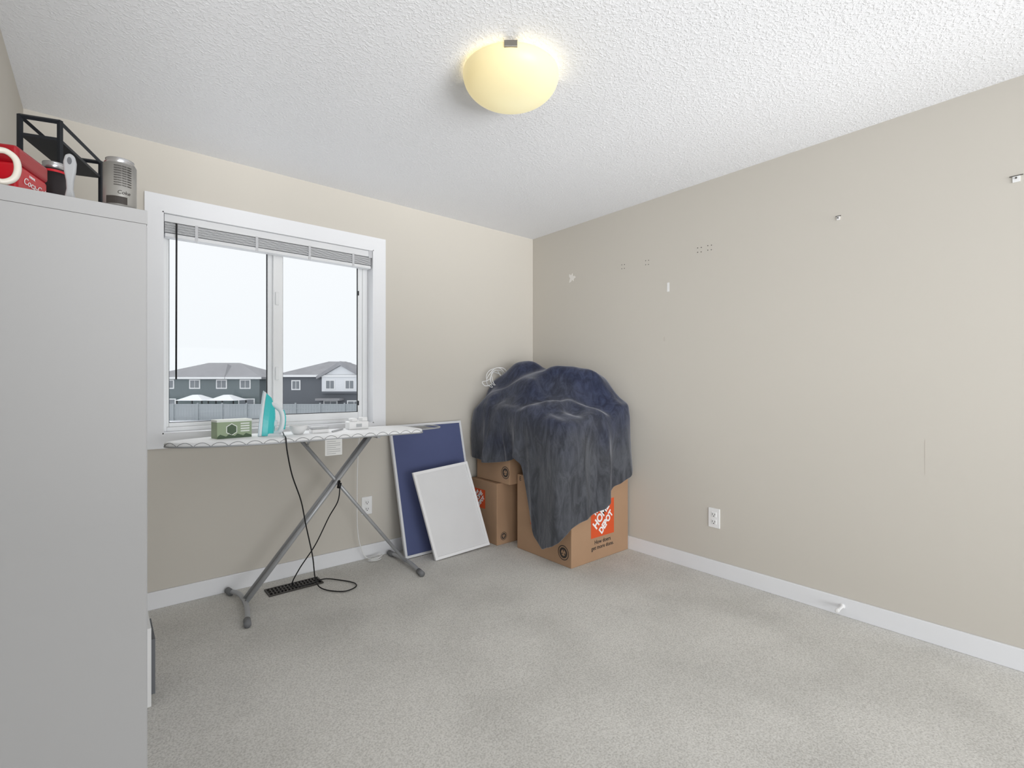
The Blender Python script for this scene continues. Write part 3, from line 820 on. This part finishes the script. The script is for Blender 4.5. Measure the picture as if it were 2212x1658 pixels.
big = carton('large brown cardboard moving box with orange printed logo', (-.605, -1.025, 0), (-.018, -.495, .53))
logo((-.298, -1.025, .272), (1, 0, 0), big)
logo((-.605, -.74, .30), (0, -1, 0), big, s=.2, tagline=False)
emblem((-.605, -.955, .085), (0, -1, 0), big, .048)
text('printed_size', 'E', .04, M_print, frame((-.605, -.53, .50), (0, -1, 0), (0, 0, 1)), big, bold=.0006)
sm = carton('medium brown cardboard moving box on carpet under others', (-.692, -.372, 0), (-.2, -.045, .45))
logo((-.692, -.16, .31), (0, -1, 0), sm, s=.14, tagline=False)
emblem((-.63, -.372, .06), (1, 0, 0), sm, .03)
up = carton('brown cardboard box stacked on medium moving box', (-.66, -.475, .4525), (-.16, -.08, .88))
emblem((-.66, -.43, .535), (0, -1, 0), up, .045)
u2 = carton('brown cardboard box stacked on large moving box', (-.55, -.94, .5325), (-.06, -.5, .86))

# cable coil
cb = thing('cable_coil', 'coiled white cable resting on blanket near wall', 'cable', (-.46, -.1, 1.2))
pts = []
for i in range(110):
    a = i * 2 * math.pi / 24
    k = i / 24
    r = .055 + .010 * k + .006 * math.sin(i * .9)
    pts.append((-.47 + r * math.cos(a) + .006 * math.sin(k * 3), -.08 + .02 * math.sin(a + k) - .008 * k * .5, 1.22 + r * .9 * math.sin(a)))
tube('coil', pts, .0030, M_white, parent=cb, seg=8, smoothn=2)
tube('loose_end', [(-.54, -.1, 1.22), (-.58, -.1, 1.2), (-.63, -.11, 1.19), (-.61, -.12, 1.16), (-.55, -.12, 1.17)], .0030, M_white, smoothn=6, parent=cb)

# ------------------------------------------------------------ outdoors
GZ = -2.85
M_snow = mat('snow', (222, 225, 229), .9, var=.05, vscale=.2)
box('snowy_ground', (-120, 1.5, GZ - .2), (180, 260, GZ), M_snow, kind='structure')
M_fence = mat('grey_fence', (150, 156, 160), .8, vscale=1)
M_siding = mat('slate_siding', (104, 114, 117), .8, vscale=.5)
M_siding2 = mat('charcoal_siding', (98, 102, 108), .8, vscale=.5)
M_brown = mat('lower_siding', (92, 103, 105), .8)
M_roof = mat('snowy_shingles', (142, 143, 147), .9, var=.2, vscale=1.2)
M_wt = mat('exterior_trim', (215, 217, 219), .6)
M_wg = mat('exterior_glass', (122, 127, 132), .2)
M_sgable = mat('white_siding', (210, 213, 217), .8)
RA = math.radians(-40)
def yard_point(px_t, depth):
    d = Vector((.6428 + .766 * px_t, .766 - .6428 * px_t)) * depth
    return (-2.890 + d.x, -3.161 + d.y, GZ)
def ext(o): return Matrix.Translation(o) @ Matrix.Rotation(RA, 4, 'Z')
fo = (10.7, 55.9, GZ); MFn = ext(fo)
fence = thing('yard_fence', 'long grey wooden yard fence in the snow', 'fence', fo, RA)
boxes('fence_board', [((-18 + i * .3, 0, 0), (-18 + i * .3 + .29, .04, 1.75)) for i in range(125)], M_fence, parent=fence, M=MFn)['kind'] = 'stuff'
boxes('fence_rail', [((-18, -.05, .3), (19.5, 0, .42)), ((-18, -.05, 1.3), (19.5, 0, 1.42)), ((-18, -.06, 1.75), (19.5, .08, 1.82))], M_fence, parent=fence, M=MFn)
for i in range(14):
    box('fence_post', (-18 + i * 2.7, -.12, 0), (-17.86 + i * 2.7, 0, 1.95), M_fence, parent=fence, M=MFn)

def hip(name, x0, x1, y0, y1, z0, z1, inset, M, parent, over=.5):
    x0 -= over; x1 += over; y0 -= over; y1 += over
    ym = (y0 + y1) / 2
    vs = [(x0, y0, z0), (x1, y0, z0), (x1, y1, z0), (x0, y1, z0), (x0 + inset, ym, z1), (x1 - inset, ym, z1),
          (x0, y0, z0 - .25), (x1, y0, z0 - .25), (x1, y1, z0 - .25), (x0, y1, z0 - .25)]
    ro = mkobj(name, vs, [(0, 1, 5, 4), (1, 2, 5), (2, 3, 4, 5), (3, 0, 4), (0, 1, 7, 6), (1, 2, 8, 7), (2, 3, 9, 8), (3, 0, 6, 9), (6, 7, 8, 9)], M_roof, parent=parent, M=M)
    box('fascia', (x0, y0 - .04, z0 - .25), (x1, y0, z0), M_wt, parent=ro, M=M)
    return ro
def hwin(x, z, w, h, y, M, parent):
    f_ = box('window_frame', (x - w / 2 - .14, y - .06, z - h / 2 - .14), (x + w / 2 + .14, y, z + h / 2 + .14), M_wt, parent=parent, M=M)
    boxes('window_glass', [((x - w / 2, y - .09, z - h / 2), (x - .04, y - .06, z + h / 2)), ((x + .04, y - .09, z - h / 2), (x + w / 2, y - .06, z + h / 2))], M_wg, parent=f_, M=M)

o = yard_point(-.6167, 62); MA = ext(o)
hA = thing('neighbour_house', 'two-storey slate siding duplex with snowy hip roof', 'house', o, RA)
box('walls', (-8, 0, 0), (6.2, 9, 4.75), M_siding, parent=hA, M=MA)
box('lower_wall', (-8.02, -.05, 0), (6.25, 0, 2.4), M_brown, parent=hA, M=MA)
hip('roof', -8, 6.2, 0, 9, 4.9, 6.9, 5.5, MA, hA)
hip('roof', -1.5, 1.8, -.3, 6, 4.9, 6.7, 1.6, MA, hA, over=.3)
for x in (-5.3, -2.0, 1.4, 4.4): hwin(x, 4.0, 1.1, .9, 0, MA, hA)
for x in (-5.4, 4.6): hwin(x, 1.4, 1.8, 1.3, -.05, MA, hA)
o = yard_point(-.385, 58); MBh = ext(o)
hB = thing('neighbour_house', 'charcoal two-storey house with white gable front', 'house', o, RA)
box('walls', (-5.2, 0, 0), (5.2, 9, 5.05), M_siding2, parent=hB, M=MBh)
hip('roof', -5.2, 5.2, 0, 9, 5.1, 6.9, 4.6, MBh, hB)
prism('gable_front', [(-.1, 3.1), (4.5, 3.1), (4.5, 4.9), (2.2, 6.2), (-.1, 4.9)], -.4, .0, M_sgable, axis='y', parent=hB, M=MBh)
prism('roof_gable', [(-.6, 4.6), (2.2, 6.2), (5.0, 4.6), (5.0, 4.95), (2.2, 6.7), (-.6, 4.95)], -.8, 3, M_roof, axis='y', parent=hB, M=MBh)
box('gable_band', (-.1, -.45, 2.9), (4.5, -.4, 3.15), M_siding2, parent=hB, M=MBh)
for x in (.9, 3.2): hwin(x, 3.95, .9, .9, -.4, MBh, hB)
hwin(-3.3, 3.9, .8, .9, 0, MBh, hB)
box('porch_roof', (-.4, -1.6, 2.1), (2.4, 0, 2.35), M_roof, parent=hB, M=MBh)
hwin(3.6, 1.4, 1.4, 1.1, 0, MBh, hB)
hwin(.8, 1.4, 1.4, 1.1, 0, MBh, hB)
o = yard_point(-.50, 105); MCc = ext(o)
hC = thing('neighbour_house', 'distant grey two-storey house with snowy roof', 'house', o, RA)
box('walls', (-5, 0, 0), (5, 9, 4.6), M_fence, parent=hC, M=MCc)
hip('roof', -5, 5, 0, 9, 4.6, 5.9, 4, MCc, hC)
hwin(-1.6, 3.4, 1.2, 1.2, 0, MCc, hC); hwin(2, 3.4, 1.2, 1.2, 0, MCc, hC)
for t_ in (-.645, -.582):
    o = yard_point(t_, 58); Mg = ext(o)
    gz = thing('garden_gazebo', 'patio gazebo with snow-covered canopy', 'gazebo', o, RA, group='backyard gazebos')
    mkobj('canopy', [(-1.6, -1.5, 2.1), (1.6, -1.5, 2.1), (1.6, 1.5, 2.1), (-1.6, 1.5, 2.1), (-.3, -.3, 2.75), (.3, -.3, 2.75), (.3, .3, 2.75), (-.3, .3, 2.75)],
          [(0, 1, 5, 4), (1, 2, 6, 5), (2, 3, 7, 6), (3, 0, 4, 7), (4, 5, 6, 7), (0, 1, 2, 3)], M_snow, parent=gz, M=Mg)
    for sx in (-1.5, 1.4):
        for sy in (-1.4, 1.3): box('post', (sx, sy, 0), (sx + .1, sy + .1, 2.1), M_dk, parent=gz, M=Mg)

# ------------------------------------------------------------ lights / world / camera
w = bpy.data.worlds.new('overcast'); scene.world = w; w.use_nodes = True
nt = w.node_tree; bg = nt.nodes['Background']
tc = nt.nodes.new('ShaderNodeTexCoord'); sp = nt.nodes.new('ShaderNodeSeparateXYZ'); rp = nt.nodes.new('ShaderNodeValToRGB')
rp.color_ramp.elements[0].position = 0; rp.color_ramp.elements[1].position = .5
rp.color_ramp.elements[0].color = (.86, .90, .93, 1); rp.color_ramp.elements[1].color = (.94, .96, .98, 1)
nt.links.new(tc.outputs['Generated'], sp.inputs[0]); nt.links.new(sp.outputs['Z'], rp.inputs['Fac']); nt.links.new(rp.outputs['Color'], bg.inputs['Color'])
bg.inputs['Strength'].default_value = 1.05

def area(name, loc, rot, sx, sy, power, color=(1, 1, 1)):
    l = bpy.data.lights.new(name, 'AREA'); l.shape = 'RECTANGLE'; l.size = sx; l.size_y = sy; l.energy = power; l.color = color
    ob = bpy.data.objects.new(name, l); col.objects.link(ob); ob.location = loc; ob.rotation_euler = rot
    return ob
def sun(name, d, e, ang, color=(1, 1, 1)):
    sl = bpy.data.lights.new(name, 'SUN'); sl.energy = e; sl.angle = ang; sl.color = color
    so = bpy.data.objects.new(name, sl); col.objects.link(so)
    so.rotation_euler = Vector(d).to_track_quat('-Z', 'Y').to_euler()
area('rear_fill_light', (-1.6, -8.9, 1.0), (math.radians(90), 0, 0), 3.0, 1.9, 122, (.975, .988, 1))  # added fill beyond the open room end, not a lamp of the room
sun('overcast_sun', (.35, -1, -.6), 1.6, 1.4)
sun('ceiling_fill_sun', (.02, .90, .41), 3.3, .45, (.99, .995, 1))  # added sun from below the horizon, brightens the ceiling through the open end
sun('right_wall_fill_sun', (.6, .8, .02), 1.4, .6, (.99, .995, 1))  # added sun past the shortened left wall, brightens the right wall

cam = bpy.data.cameras.new('camera'); co = bpy.data.objects.new('camera', cam); col.objects.link(co)
co.location = (CAMX, CAMY, 1.175)
co.rotation_euler = (math.radians(90), 0, math.radians(-40))
cam.sensor_width = 36; cam.lens = 17.18; cam.clip_start = .02; cam.clip_end = 600
scene.camera = co
